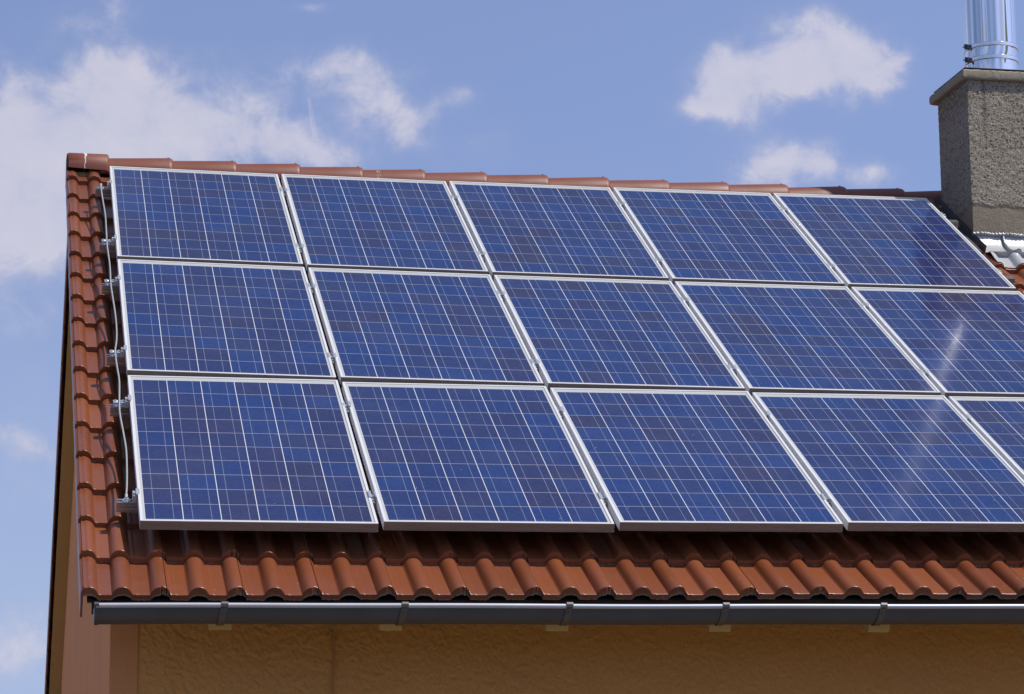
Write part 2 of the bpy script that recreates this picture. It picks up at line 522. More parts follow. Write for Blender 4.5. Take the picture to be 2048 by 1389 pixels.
def cell_material():
    m, b, p = material('solar_cells')
    loc = b.n('ShaderNodeTexCoord').outputs['Object']
    oi = b.n('ShaderNodeObjectInfo')
    rnd = oi.outputs['Random']
    x, y, z = b.xyz(loc)
    P = 0.1577
    cx = b.m('DIVIDE', b.m('ADD', x, 0.473), P)
    cy = b.m('DIVIDE', b.m('ADD', y, 0.8005), P)
    ix, iy = b.m('FLOOR', cx), b.m('FLOOR', cy)
    fx, fy = b.m('SUBTRACT', cx, ix), b.m('SUBTRACT', cy, iy)
    sd = b.m('MULTIPLY', rnd, 91.7)
    wn = b.n('ShaderNodeTexWhiteNoise', noise_dimensions='3D')
    b.put(wn.inputs['Vector'], b.vec(ix, iy, sd))
    r1 = wn.outputs['Value']
    r2, r3, r4 = b.xyz(wn.outputs['Color'])
    cl = b.noise(b.add(b.vec(b.m('MULTIPLY', ix, 0.9), b.m('MULTIPLY', iy, 0.28), 0.0), b.vec(sd, sd, sd)), 1.0, 2.0, 0.5)
    hue = b.sm(b.m('ADD', b.m('MULTIPLY', cl, 0.95), b.m('MULTIPLY', b.m('SUBTRACT', r1, 0.5), 0.34)), 0.22, 0.66)
    blu = b.mix(r2, (0.0165, 0.0305, 0.125), (0.0155, 0.0365, 0.150))
    vio = b.mix(r3, (0.0200, 0.0285, 0.106), (0.0310, 0.0285, 0.080))
    c = b.mix(hue, vio, blu)
    # polycrystalline flakes
    fl = b.n('ShaderNodeTexVoronoi', feature='F1')
    b.put(fl.inputs['Vector'], b.add(loc, b.vec(sd, sd, 0.0)))
    fl.inputs['Scale'].default_value = 95.0
    f1, f2, f3 = b.xyz(fl.outputs['Color'])
    c = b.mix(1.0, c, b.mix(f1, (0.84, 0.84, 0.86), (1.18, 1.18, 1.14)), 'MULTIPLY')
    # ribbons, gaps between cells, white back sheet round the field
    bus = b.m('MINIMUM', b.m('ABSOLUTE', b.m('SUBTRACT', fx, 0.25)), b.m('ABSOLUTE', b.m('SUBTRACT', fx, 0.75)))
    isbus = b.m('LESS_THAN', bus, 0.0011 / P)
    gapx = b.m('GREATER_THAN', b.m('ABSOLUTE', b.m('SUBTRACT', fx, 0.5)), 0.5 - 0.0016 / P)
    gapy = b.m('GREATER_THAN', b.m('ABSOLUTE', b.m('SUBTRACT', fy, 0.5)), 0.5 - 0.0018 / P)
    outx = b.m('MAXIMUM', b.m('LESS_THAN', cx, 0.0), b.m('GREATER_THAN', cx, 6.0))
    outy = b.m('MAXIMUM', b.m('LESS_THAN', cy, 0.0), b.m('GREATER_THAN', cy, 10.0))
    c = b.mix(isbus, c, (0.20, 0.22, 0.30))
    c = b.mix(gapy, c, (0.33, 0.34, 0.40))
    c = b.mix(gapx, c, (0.66, 0.66, 0.68))
    outm = b.m('MAXIMUM', outx, outy)
    c = b.mix(outm, c, (0.50, 0.49, 0.46))
    # cross ribbons in the top margin
    tb = b.m('MULTIPLY', b.m('LESS_THAN', b.m('ABSOLUTE', b.m('SUBTRACT', y, 0.7955)), 0.0025), b.m('LESS_THAN', b.m('ABSOLUTE', x), 0.44))
    c = b.mix(b.m('MULTIPLY', tb, outy), c, (0.45, 0.46, 0.47))
    # dust film and bird specks
    du = b.noise(b.add(loc, b.vec(sd, 0.0, sd)), 3.0, 6.0, 0.65)
    c = b.mix(b.m('MULTIPLY', b.sm(du, 0.35, 0.8), 0.035), c, (0.40, 0.36, 0.33))
    dl = b.m('MULTIPLY', b.sm(b.m('ADD', y, b.m('MULTIPLY', b.noise(b.add(b.scale(loc, (14.0, 2.0, 1.0)), b.vec(sd, sd, sd)), 1.0, 4.0, 0.6), 0.05)), -0.80, -0.755, 1.0, 0.0), 0.16)
    c = b.mix(dl, c, (0.36, 0.32, 0.29))          # dirt line above the lower frame
    sp = b.n('ShaderNodeTexVoronoi', feature='F1')
    b.put(sp.inputs['Vector'], b.add(loc, b.vec(0.0, sd, sd)))
    sp.inputs['Scale'].default_value = 26.0
    s1, s2, s3 = b.xyz(sp.outputs['Color'])
    spot = b.m('MULTIPLY', b.sm(sp.outputs['Distance'], 0.045, 0.085, 1.0, 0.0), b.m('GREATER_THAN', s1, 0.965))
    c = b.mix(b.m('MULTIPLY', spot, 0.8), c, (0.55, 0.53, 0.50))
    b.put(p.inputs['Base Color'], c)
    b.put(p.inputs['Roughness'], b.m('ADD', 0.085, b.m('MULTIPLY', du, 0.045)))
    p.inputs['IOR'].default_value = 1.52
    return m


def alu_material(name, color=(0.72, 0.72, 0.74), rough=0.42, metal=0.55, dirt_shade=0.0):
    m, b, p = material(name)
    pos = b.n('ShaderNodeNewGeometry').outputs['Position']
    n1 = b.noise(pos, 9.0, 6.0, 0.65)
    c = b.mix(n1, tuple(t * 0.95 for t in color), tuple(min(1, t * 1.05) for t in color))
    if dirt_shade:
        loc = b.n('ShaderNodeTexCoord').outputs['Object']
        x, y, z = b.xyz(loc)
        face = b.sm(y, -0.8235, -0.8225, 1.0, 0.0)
        face_shade = b.m('ADD', 0.70, b.m('MULTIPLY', b.noise(b.scale(pos, (4.0, 30.0, 30.0)), 3.0, 5.0, 0.7), 0.35))
        c = b.mix(b.m('MULTIPLY', face, face_shade), c, (0.215, 0.148, 0.108))     # grime, plus the down-slope face's shade put into the colour
        run = b.m('MULTIPLY', b.m('MULTIPLY', face, b.sm(b.noise(pos, 30.0, 6.0, 0.7, 1.5), 0.58, 0.70)), dirt_shade * 0.6)
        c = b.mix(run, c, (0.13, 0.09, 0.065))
    b.put(p.inputs['Base Color'], c)
    b.put(p.inputs['Roughness'], b.m('ADD', rough - 0.05, b.m('MULTIPLY', n1, 0.1)))
    p.inputs['Metallic'].default_value = metal
    return m


def flue_material():
    m, b, p = material('stainless_steel')
    p.inputs['Base Color'].default_value = (0.88, 0.88, 0.89, 1)
    p.inputs['Metallic'].default_value = 1.0
    p.inputs['Roughness'].default_value = 0.075
    return m


def zinc_material():
    m, b, p = material('lead_flashing')
    pos = b.n('ShaderNodeNewGeometry').outputs['Position']
    n1 = b.noise(pos, 9.0, 5.0, 0.6)
    n2 = b.noise(pos, 45.0, 6.0, 0.7)
    c = b.mix(n1, (0.40, 0.39, 0.365), (0.50, 0.51, 0.54))
    c = b.mix(b.m('MULTIPLY', b.sm(n2, 0.52, 0.75), 0.45), c, (0.38, 0.37, 0.37))
    b.put(p.inputs['Base Color'], c)
    p.inputs['Metallic'].default_value = 0.25
    p.inputs['Roughness'].default_value = 0.42
    b.put(p.inputs['Normal'], b.bump(n1, 0.25, 0.01))
    return m


M = dict(
    tile=tile_material(), ridge=ridge_material(), cells=cell_material(),
    stucco=stucco_material('orange_stucco', (0.76, 0.385, 0.135), 1.9),
    band=stucco_material('smooth_render', (0.68, 0.31, 0.135), 0.5, True),
    gable=stucco_material('gable_render', (0.86, 0.385, 0.165), 0.5, True),
    chimney=chimney_material(),
    slab=simple('weathered_concrete', (0.31, 0.27, 0.20), 0.95, 0, 0.6, 150.0, 1.0, 170.0),
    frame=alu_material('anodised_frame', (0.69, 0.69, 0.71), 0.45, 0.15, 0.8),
    rail=alu_material('aluminium_rail', (0.50, 0.50, 0.50), 0.34, 0.9),
    clamp=alu_material('clamp_steel', (0.60, 0.62, 0.66), 0.36, 0.6),
    bolt=alu_material('bolt_steel', (0.42, 0.40, 0.36), 0.4, 0.8),
    wire=simple('grounding_wire', (0.55, 0.57, 0.53), 0.35, 0.45, 0.1, 30.0),
    paint=simple('ochre_paint', (0.52, 0.385, 0.165), 0.7, 0, 0.12, 4.0),
    dark=simple('dark_wood', (0.035, 0.022, 0.016), 0.8),
    gutter=simple('zinc_gutter', (0.066, 0.072, 0.086), 0.42, 0.25, 0.28, 6.0, 0.06, 40.0),
    bead=simple('zinc_bead_sunlit', (0.46, 0.47, 0.52), 0.42, 0.35, 0.12, 9.0),  # paler than the trough: sun on the rim put into the colour
    bracket=simple('bracket_steel', (0.115, 0.110, 0.108), 0.5, 0.5, 0.25, 60.0),
    flue=flue_material(), zinc=zinc_material(),
    seam=simple('solder_seam', (0.30, 0.30, 0.31), 0.35, 0.6, 0.5, 45.0, 0.9, 70.0),
    plate=simple('cover_plate', (0.10, 0.09, 0.085), 0.45, 0.6),
    cable=simple('painted_cable', (0.46, 0.22, 0.08), 0.7),
    ground=None,
)


def ground_material():
    m, b, p = material('garden_ground')
    pos = b.n('ShaderNodeNewGeometry').outputs['Position']
    x, y, z = b.xyz(pos)
    n1 = b.noise(pos, 0.35, 6.0, 0.6)
    n2 = b.noise(pos, 9.0, 6.0, 0.7)
    g = b.mix(n2, (0.035, 0.055, 0.015), (0.075, 0.095, 0.03))
    pav = b.mix(n2, (0.17, 0.115, 0.08), (0.26, 0.18, 0.125))
    f = b.sm(b.m('ADD', y, b.m('MULTIPLY', n1, 0.6)), -3.6, -3.4)
    b.put(p.inputs['Base Color'], b.mix(f, g, pav))
    p.inputs['Roughness'].default_value = 0.95
    return m


M['ground'] = ground_material()

# ------------------------------------------------------------------ ground
S = 2500.0
g = mk('ground', [(-S, -S, 0), (S, -S, 0), (S, S, 0), (-S, S, 0)], [(0, 1, 2, 3)], M['ground'], smooth=0, origin=(0, 0, 0))
g['kind'] = 'structure'
g['label'] = 'garden lawn and paving in front of the house'

# ------------------------------------------------------------------ house: walls
XG, YW, XE = -0.095, 0.45, 9.6
YB = 2 * YR - YW


def under(y, n=-0.24):
    """height of the roof underside at depth y"""
    yy_ = min(y, 2 * YR - y)
    return (n + yy_ * ST) / CT + Z0


house = empty('house', (XG, YW, 0))
tag(house, 'orange rendered house with brown tiled gable roof and grey roughcast chimney', 'house')

# front wall: rough orange stucco, really modelled in its upper part
x0, x1, zt = 0.022, 5.2, under(YW, -0.26)
zb = Z0 - 0.95
nx, nz = 1150, 140
gxs, gzs = np.meshgrid(np.linspace(x0, x1, nx), np.linspace(zb, zt, nz))
pts = np.stack([gxs.ravel(), np.zeros(nx * nz), gzs.ravel()], 1)
warp = np.stack([vnoise(pts * 22, 1), np.zeros(len(pts)), vnoise(pts * 22, 2)], 1) * 0.05
sh_ = np.stack([0.78 * pts[:, 0] - 0.62 * pts[:, 2], pts[:, 1], 0.62 * pts[:, 0] + 0.78 * pts[:, 2]], 1) + warp * 0.5
h = 0.5 * vnoise(sh_ * np.array([62, 1, 120]), 3) + 0.45 * vnoise(sh_ * np.array([75, 1, 150]), 4) + 0.15 * vnoise(pts * 230, 5)
h = np.clip((h - 0.30) * 1.9, 0, 1) ** 0.8
mask = np.clip((pts[:, 0] - x0) / 0.02, 0, 1)
amp = 0.0070 - 0.0030 * np.clip(pts[:, 0] / 2.5, 0, 1)
V = pts.copy()
V[:, 1] = YW - h * amp * mask
F = [(j * nx + i, j * nx + i + 1, (j + 1) * nx + i + 1, (j + 1) * nx + i) for j in range(nz - 1) for i in range(nx - 1)]
wall = mk('wall', V, F, M['stucco'], house, smooth=180)
mb = MB()
mb.box(x0, x1, YW, YW + 0.28, 0.0, zb)
mb.box(x1, XE, YW - 0.002, YW + 0.28, 0.0, zt)
mb.box(x0, x1, YW + 0.006, YW + 0.28, zb, zt)
mb.build('wall', M['stucco'], house)
# smooth corner band, wraps the corner to the gable
mb = MB()
mb.box(XG + 0.004, x0, YW - 0.008, YW + 0.278, 0.0, zt, 0.0)
mb.build('corner_band', M['band'], house, smooth=0)
# gable wall, 28 cm thick
prof = [(YW - 0.0085, 0.0), (YW - 0.0085, under(YW)), (YR, under(YR)), (YB, under(YB)), (YB, 0.0)]
V = [(XG, y, z) for y, z in prof] + [(XG + 0.0035, y, z) for y, z in prof]
n = len(prof)
F = [tuple(range(n - 1, -1, -1)), tuple(range(n, 2 * n))] + [(i, (i + 1) % n, n + (i + 1) % n, n + i) for i in range(n)]
mk('gable_wall', V, F, M['gable'], house, smooth=0)
V = [(XE, y, z) for y, z in prof] + [(XE - 0.25, y, z) for y, z in prof]
mk('gable_wall', V, F, M['gable'], house, smooth=0)
mb = MB()
mb.box(XG + 0.004, XE, YB - 0.28, YB - 0.001, 0, under(YB))
mb.build('wall', M['stucco'], house)

# ------------------------------------------------------------------ house: roof tiles
PW, CW = 0.1525, 0.3551          # roll pitch, course length
C0 = -0.0775                    # centre of the first full roll
T = 0.027                       # tile thickness
EAVE_DV = 0.0
NF = -0.171                     # flat of a tile at its lip, in roof normal


def roll(s):
    """height over the flat at distance s from a roll centre"""
    a = np.abs(s)
    wv = 0.0405
    hh = 0.034 * np.clip(1 - np.clip(a / wv, 0, 1) ** 2.3, 0, 1) ** 0.72
    led = 0.0016 * np.clip((0.062 - s) / 0.002, 0, 1) * (s > 0.03)
    return np.maximum(hh, led)


def tile_field(u_end, fine=True, jit=1.0):
    """front slope in (u, v, n), one tile after the other"""
    VV, FF, TI, ED = [], [], [], []
    base = 0
    dvs = [(0.11, -T, 0.4), (0.001, -T, 1.0), (0.0, -0.62 * T, 0.40), (0.0, -0.0055, 0.12), (0.0012, -0.0022, 0.0), (0.004, -0.0004, 0.0), (0.012, 0.0, 0.0), (0.19, 0.0, 0.0), (0.385, 0.0, 0.0)]
    for c in range(17):
        v0 = -0.384 + CW * c
        if v0 > 5.45:
            break
        k = 1
        first = True
        ust = -0.2305
        while ust < u_end:
            seam = C0 + PW * k + 0.0235
            uen = seam
            du = 0.0016
            ns = max(6, int((uen - ust) / (0.0048 if fine else 0.011)))
            uu = np.linspace(ust + (0 if first else du), uen - du, ns)
            kk = np.round((uu - C0) / PW)
            hh = roll(uu - (C0 + kk * PW))
            if first:
                hh = np.where(uu < C0 - 0.5 * PW, roll(np.minimum(0, -(uu + 0.212))) * (uu > -0.212) + 0.031 * (uu <= -0.212), hh)
                hh = np.where((uu > -0.212) & (uu < -0.165), np.maximum(roll(uu + 0.212), 0), hh)
            dn, dv, tl = rng.normal(0, 0.0012) * jit, rng.normal(0, 0.0022) * jit, rng.normal(0, 0.004) * jit
            skew = rng.normal(0, 0.006) * jit
            tint = rng.uniform(0, 1)
            right = np.clip(1 - (uen - du - uu) / 0.021, 0, 1) > 0
            left = (uu - ust < 0.013) & (not first)
            bite = 0.012 * right * (0.55 + 0.45 * rng.random(ns)) + 0.016 * left * (0.8 + 0.2 * rng.random(ns))
            rag = rng.normal(0, 0.0016, ns)
            for (a, b, e) in dvs:
                near = 1.0 if a < 0.03 else 0.0
                v = v0 + dv + a + EAVE_DV * np.clip(uu / 4.0, 0, 1.2) * max(0.0, 1 - c / 4.0) + near * bite + (rag if e > 0.5 and near else 0) + skew * (uu - ust) * near
                nn = NF + hh * (0.60 if b <= -0.9 * T else (0.80 if b < -0.5 * T else 1.0)) - T * (a / CW) + b + dn + tl * (a - 0.17) * 0 - 0.0018 * left * (b > -0.02)
                if c == 16:
                    nn = nn - 0.016 * np.clip(a / 0.2, 0, 1)
                    v = np.minimum(v, 5.52)
                if e > 0.9:
                    nn = nn + np.abs(rng.normal(0, 0.0013, ns))
                VV.append(np.stack([uu, v, nn], 1))
                TI.append(np.full(ns, tint))
                ED.append(np.full(ns, e) + 0.25 * (right | left) * (e > 0.1))
            for r in range(len(dvs) - 1):
                for i in range(ns - 1):
                    q = base + r * ns + i
                    FF.append((q, q + 1, q + ns + 1, q + ns))
            base += ns * len(dvs)
            if first:
                # hanging flange of the verge tile
                fr = []
                for (a, lowx) in ((0.0, 0.0), (0.03, 0.012), (CW + 0.01, 0.0)):
                    nt = NF + 0.031 - T * (a / CW) - (0.012 if a < 0.01 else 0.004)
                    nb = NF - 0.098 - T * (a / CW) + lowx * 0
                    va = min(v0 + dv + a, 5.56)
                    fr += [(-0.2310, va, nt), (-0.2425, va, nt - 0.006), (-0.2415, va, nb), (-0.2330, va, nb - 0.003)]
                VV.append(np.array(fr))
                TI.append(np.full(12, tint))
                ED.append(np.zeros(12))
                for r in range(2):
                    for i in range(4):
                        j = (i + 1) % 4
                        FF.append((base + r * 4 + i, base + r * 4 + j, base + r * 4 + 4 + j, base + r * 4 + 4 + i))
                FF.append((base + 3, base + 2, base + 1, base))
                FF.append((base + 8, base + 9, base + 10, base + 11))
                base += 12
            first = False
            ust = uen
            k += 2
    return np.concatenate(VV), FF, np.concatenate(TI), np.concatenate(ED)


Vt, Ft, Ti, Ed = tile_field(9.75)
front = W(Vt[:, 0], Vt[:, 1], Vt[:, 2])
cut = (Vt[:, 0] > 5.262) & (Vt[:, 0] < 5.80) & (Vt[:, 1] > 4.39) & (Vt[:, 1] < 5.45)
Ft = [f for f in Ft if not all(cut[i] for i in f)]          # the stack and its apron pass through here
roof = mk('roof', front, Ft, M['tile'], house, origin=(0, 0, Z0), smooth=38, attrs={'tint': Ti, 'edge': Ed})
roof['label'] = 'brown glazed interlocking roof tiles'
Vt, Ft, Ti, Ed = tile_field(9.75, False)
back = W(Vt[:, 0], Vt[:, 1], Vt[:, 2], True)
back[:, 1] = 2 * YR - back[:, 1]
# lift so that both slopes meet under the ridge tiles
zoff = (W(1.0, YR / CT, NF)[2] - W(1.0, YR / CT, NF, True)[2])
back[:, 2] += zoff
back[:, 0] += 0.028
mk('back_slope', back, Ft, M['tile'], roof, smooth=38, attrs={'tint': Ti, 'edge': Ed})

# boarding, barge soffit and rafters
mb = MB()
vr = 5.555
bu, bv2 = np.linspace(-0.214, 9.7, 40), np.linspace(-0.33, vr, 24)
rg = []
for u in bu:
    ring_ = [W(u, v, -0.214) for v in bv2] + [W(u, v, -0.229) for v in bv2[::-1]]
    rg.append(ring_)
mb.loft(rg)
mb.build('roof_boarding', M['dark'], house, smooth=0)
mb = MB()
mb.hexa([W(u, v, nn) for nn in (-0.236, -0.2305) for (u, v) in ((-0.213, -0.328), (-0.13, -0.328), (-0.13, 0.6), (-0.213, 0.6))])
mb.build('soffit_board', M['paint'], house, smooth=0)


def backpt(x, v, n):
    p = W(x, v, n, True)
    return np.array([p[0], 2 * YR - p[1], p[2] + zoff])


mb = MB()
for (v0, v1) in ((-0.3, 0.55), (0.553, 5.6)):
    mb.hexa([backpt(u, v, nn) for nn in (-0.315, -0.23) for (u, v) in ((-0.182, v0), (-0.182, v1), (XG + 0.001, v1), (XG + 0.001, v0))])
mb.build('verge_soffit', M['paint'], house, smooth=0)
mb = MB()
mb.hexa([backpt(u, v, nn) for nn in (-0.2295, -0.21) for (u, v) in ((-0.184, -0.33), (-0.184, 5.555), (9.7, 5.555), (9.7, -0.33))])
mb.build('roof_boarding', M['dark'], house, smooth=0)
mb = MB()
mb.hexa([W(u, v, nn) for nn in (-0.315, -0.237) for (u, v) in ((-0.2, 0.62), (XG + 0.0, 0.62), (XG + 0.0, 5.58), (-0.2, 5.58))])
mb.build('verge_soffit', M['paint'], house, smooth=0)
# dark fascia closing the eaves behind the gutter
fu = np.linspace(-0.196, 9.6, 40)
rg = []
for u in fu:
    p = W(u, -0.345, -0.2315)
    rg.append([(u, p[1] - 0.006, p[2] - 0.040), (u, p[1] + 0.006, p[2] - 0.040), (u, p[1] + 0.006, p[2] + 0.014), (u, p[1] - 0.006, p[2] + 0.014)])
mb = MB()
mb.loft(rg)
mb.build('fascia_board', M['dark'], house, smooth=0)
for k_ in range(14):
    xr = 0.272 + 0.694 * k_
    s_ = 0.4 * float(sag(min(xr, 3.8), -0.3))
    mb = MB()
    mb.hexa([W(u, v, nn + s_, True) for nn in (-0.312, -0.2310) for (u, v) in ((xr, -0.41), (xr + 0.092, -0.41), (xr + 0.092, 1.2), (xr, 1.2))])
    mb.build('rafter', M['paint'], house, smooth=0)

# ------------------------------------------------------------------ ridge tiles


def ridge_z(x):
    return 2.812 + Z0 + 0.0016 * (x - 2.9) ** 2 - 0.0


def ridge_piece(xa, xb, za, zb_, wa, wb, boxy=1.0, closed=False):
    ph = np.radians(np.linspace(-97, 97, 25))
    rows = [(0.0, 0.0), (0.5, 0.0), (0.93, 0.0), (0.965, 0.004), (0.985, 0.013), (0.996, 0.028), (1.0, 0.05)]
    rings = []
    for (t, ins) in rows:
        x = xa + (xb - xa) * t
        top = za + (zb_ - za) * t - ins * 0.6
        wd = wa + (wb - wa) * t - ins * 0.6
        hh = 0.098 + (0.010 * t)
        cs, sn = np.cos(ph), np.sin(ph)
        yy_ = np.sign(sn) * np.abs(sn) ** boxy * wd
        zz_ = np.sign(cs) * np.abs(cs) ** boxy * hh
        rings.append(np.stack([np.full(25, x), YR + yy_, top - hh + zz_], 1))
    m_ = MB()
    if closed:
        r0 = rings[0].copy()
        c0 = r0.mean(0)
        e0 = c0 + (r0 - c0) * 0.93
        e0[:, 0] = xa
        r0[:, 0] += 0.006
        rings = [e0, r0] + rings[1:]
        # hanging gable plate
        m_.hexa([(xa - 0.008, YR - 0.10, ridge_z(0) - 0.19), (xa - 0.001, YR - 0.10, ridge_z(0) - 0.19), (xa - 0.001, YR + 0.10, ridge_z(0) - 0.19), (xa - 0.008, YR + 0.10, ridge_z(0) - 0.19),
                 (xa - 0.008, YR - 0.085, ridge_z(0) - 0.02), (xa - 0.001, YR - 0.085, ridge_z(0) - 0.02), (xa - 0.001, YR + 0.085, ridge_z(0) - 0.02), (xa - 0.008, YR + 0.085, ridge_z(0) - 0.02)])
    m_.loft(rings, close=False)
    if closed:
        b0 = sum(len(q) for q in m_.V) - len(rings) * 25
        m_.F.append(tuple(b0 + i for i in range(25)))
    # inner side so that the end shows thickness
    inner = []
    for x, d in ((xb - 0.002, 0.012), (xb - 0.12, 0.014)):
        hh = 0.105 - d
        wd = wb - d - 0.02
        inner.append(np.stack([np.full(25, x), YR + np.sin(ph) * wd, zb_ - 0.035 - hh + np.cos(ph) * hh], 1))
    m_.loft([rings[-1]] + inner, close=False)
    # clamp nib at the raised end
    m_.box(xb - 0.034, xb - 0.022, YR - 0.006, YR + 0.006, zb_ - 0.004, zb_ + 0.006, 0.001)
    return m_


ends = [0.014] + [0.014 + 0.3895 * i for i in range(1, 25)]
ridge_piece(-0.2330, 0.014, ridge_z(-0.1), ridge_z(0) + 0.001, 0.122, 0.122, 0.86, True).build('ridge_end_cap', M['ridge'], roof, smooth=50)
for i in range(1, 25):
    xa, xb = ends[i - 1] - 0.05, ends[i]
    if xa > 9.4:
        break
    j = rng.normal(0, 0.0018, 2)
    o = ridge_piece(xa, xb, ridge_z(xa) - 0.021 + j[0], ridge_z(xb) + 0.001 + j[1], 0.108, 0.124).build('ridge_tile', M['ridge'], roof, smooth=50)

# ------------------------------------------------------------------ chimney
CX0, CX1, CY0, CY1 = 5.257, 5.805, 4.10, 4.625
CZ0, CZ1 = Z0 + 2.0, Z0 + 3.338
per = []
st = 0.0085
for (xa, ya, xb, yb, d) in ((CX0, CY1, CX0, CY0, st), (CX0, CY0, CX1, CY0, st), (CX1, CY0, CX1, CY1, 0.03), (CX1, CY1, CX0, CY1, 0.03)):
    nseg = max(2, int(math.hypot(xb - xa, yb - ya) / d))
    for i in range(nseg):
        t = i / nseg
        per.append((xa + (xb - xa) * t, ya + (yb - ya) * t))
per = np.array(per)
zs = np.linspace(CZ0, CZ1, 158)
cen = np.array([(CX0 + CX1) / 2, (CY0 + CY1) / 2])
npz = len(per)
P = np.stack([np.tile(per[:, 0], len(zs)), np.tile(per[:, 1], len(zs)), np.repeat(zs, npz)], 1)
lean = (P[:, 2] - CZ0)
nrm = np.zeros_like(P)
q = np.tile(np.arange(npz), len(zs))
pc = np.roll(per, 1, 0)
pn = np.roll(per, -1, 0)
tang = pn - pc
nn_ = np.stack([-tang[:, 1], tang[:, 0]], 1)
nn_ /= np.linalg.norm(nn_, axis=1, keepdims=True)
out = np.sign(((per - cen) * nn_).sum(1, keepdims=True))
nn_ = nn_ * out
nrm[:, :2] = nn_[q]
hh = 0.35 * vnoise(P * 70, 6) + 0.5 * vnoise(P * 118, 7) + 0.15 * vnoise(P * 24, 8)
zline = Z0 + 2.53 + 0.06 * (vnoise(np.stack([P[:, 0] * 9, P[:, 1] * 9, P[:, 2] * 0], 1), 9) - 0.5)
rough = np.where(P[:, 2] > zline, 1.0, 0.30)
disp = (hh - 0.5) * 0.013 * rough + np.where(P[:, 2] > zline, 0.002, -0.002)
P = P + nrm * disp[:, None]
F = [(r * npz + i, r * npz + (i + 1) % npz, (r + 1) * npz + (i + 1) % npz, (r + 1) * npz + i) for r in range(len(zs) - 1) for i in range(npz)]
chim = mk('chimney', P, F, M['chimney'], house, smooth=70)
chim['label'] = 'grey roughcast chimney stack with brown mortar repair at its foot'
# slab
mb = MB()
xs = np.linspace(CX0 - 0.033, CX1 + 0.033, 60)
ys = np.linspace(CY0 - 0.029, CY1 + 0.06, 60)


def rough_slab(x0, x1, y0, y1, z0, z1, seed):
    rings = []
    pl = [(x, y0) for x in np.linspace(x0, x1, 70)] + [(x1, y) for y in np.linspace(y0, y1, 70)[1:]] + [(x, y1) for x in np.linspace(x1, x0, 70)[1:]] + [(x0, y) for y in np.linspace(y1, y0, 70)[1:-1]]
    pl = np.array(pl)
    c = pl.mean(0)
    d = pl - c
    for z, ins in ((z0, 0.010), (z0 + 0.003, 0.003), (z0 + 0.012, 0.0), (z0 + 0.03, 0.0), (z1 - 0.014, 0.0), (z1 - 0.004, 0.003), (z1, 0.010)):
        q = np.stack([pl[:, 0], pl[:, 1], np.full(len(pl), z)], 1)
        ns = (vnoise(q * 60, seed) - 0.5) * 0.006
        sh = np.sign(d) * (np.abs(d) > np.abs(d).max(0) - 1e-6)
        q[:, :2] += sh * (ns[:, None] - ins)
        q[:, 2] += (vnoise(q * 45, seed + 1) - 0.5) * 0.005
        rings.append(q)
    m_ = MB()
    m_.loft(rings)
    return m_


rough_slab(CX0 - 0.033, CX1 + 0.033, CY0 - 0.029, CY1 + 0.066, CZ1 - 0.004, CZ1 + 0.058, 21).build('chimney_slab', M['slab'], chim, smooth=50)
mb = MB()
mb.box(CX0 - 0.02, CX1 + 0.02, CY0 - 0.02, CY1 + 0.02, CZ1 + 0.0665, CZ1 + 0.0705)
mb.box(CX0 + 0.01, CX1 - 0.01, CY0 + 0.008, CY1 - 0.01, CZ1 + 0.055, CZ1 + 0.0665)
mb.build('cover_plate', M['plate'], chim, smooth=0)

# apron flashing: solder roll, curved sheet down to the tiles, dressed lower flange
ft = CZ0 - 2.0 - Z0
ap = MB()
top_z = Z0 + 2.345
xs = np.linspace(CX0 - 0.004, CX1 + 0.14, 120)
rows = []
nr = 14
for i in range(nr):
    t = i / (nr - 1)
    a = t * math.pi / 2
    y = 4.088 - 0.262 * (1 - math.cos(a)) ** 0.9
    z = top_z - 0.158 * math.sin(a) ** 0.95 - 0.010 * t
    xx = xs - (0.015 + 0.018 * t) * 0.0
    rip = 0.0015 * np.sin(xs * 21 + 1.0) * t + 0.003 * vnoise(np.stack([xs * 9, xs * 0 + t * 3, xs * 0], 1), 31)
    rows.append(np.stack([xx, np.full_like(xs, y) - rip * 0.5, np.full_like(xs, z) + rip], 1))
Vv = np.concatenate(rows)
Ff = [(r * 120 + i, r * 120 + i + 1, (r + 1) * 120 + i + 1, (r + 1) * 120 + i) for r in range(nr - 1) for i in range(119)]
ap.add(Vv, Ff)
# flange following the rolls of the tiles
rows2 = []
for i, v in enumerate((4.41, 4.36, 4.30, 4.252)):
    vv = v + 0.006 * np.sin(xs * 30)
    kk = np.round((xs - C0) / PW)
    hr = roll(xs - (C0 + kk * PW))
    nn2 = NF + hr - T * 0.10 + (0.022, 0.016, 0.009, 0.007)[i] + 0.002 * vnoise(np.stack([xs * 25, xs * 0 + i, xs * 0], 1), 33)
    rows2.append(W(xs + 0.0, vv, nn2))
b0 = len(Vv)
ap.add(np.concatenate(rows2), [(r * 120 + i, r * 120 + i + 1, (r + 1) * 120 + i + 1, (r + 1) * 120 + i) for r in range(3) for i in range(119)])
ap.F += [((nr - 1) * 120 + i, (nr - 1) * 120 + i + 1, b0 + i + 1, b0 + i) for i in range(119)]
apron = ap.build('lead_flashing', M['zinc'], chim, smooth=60)
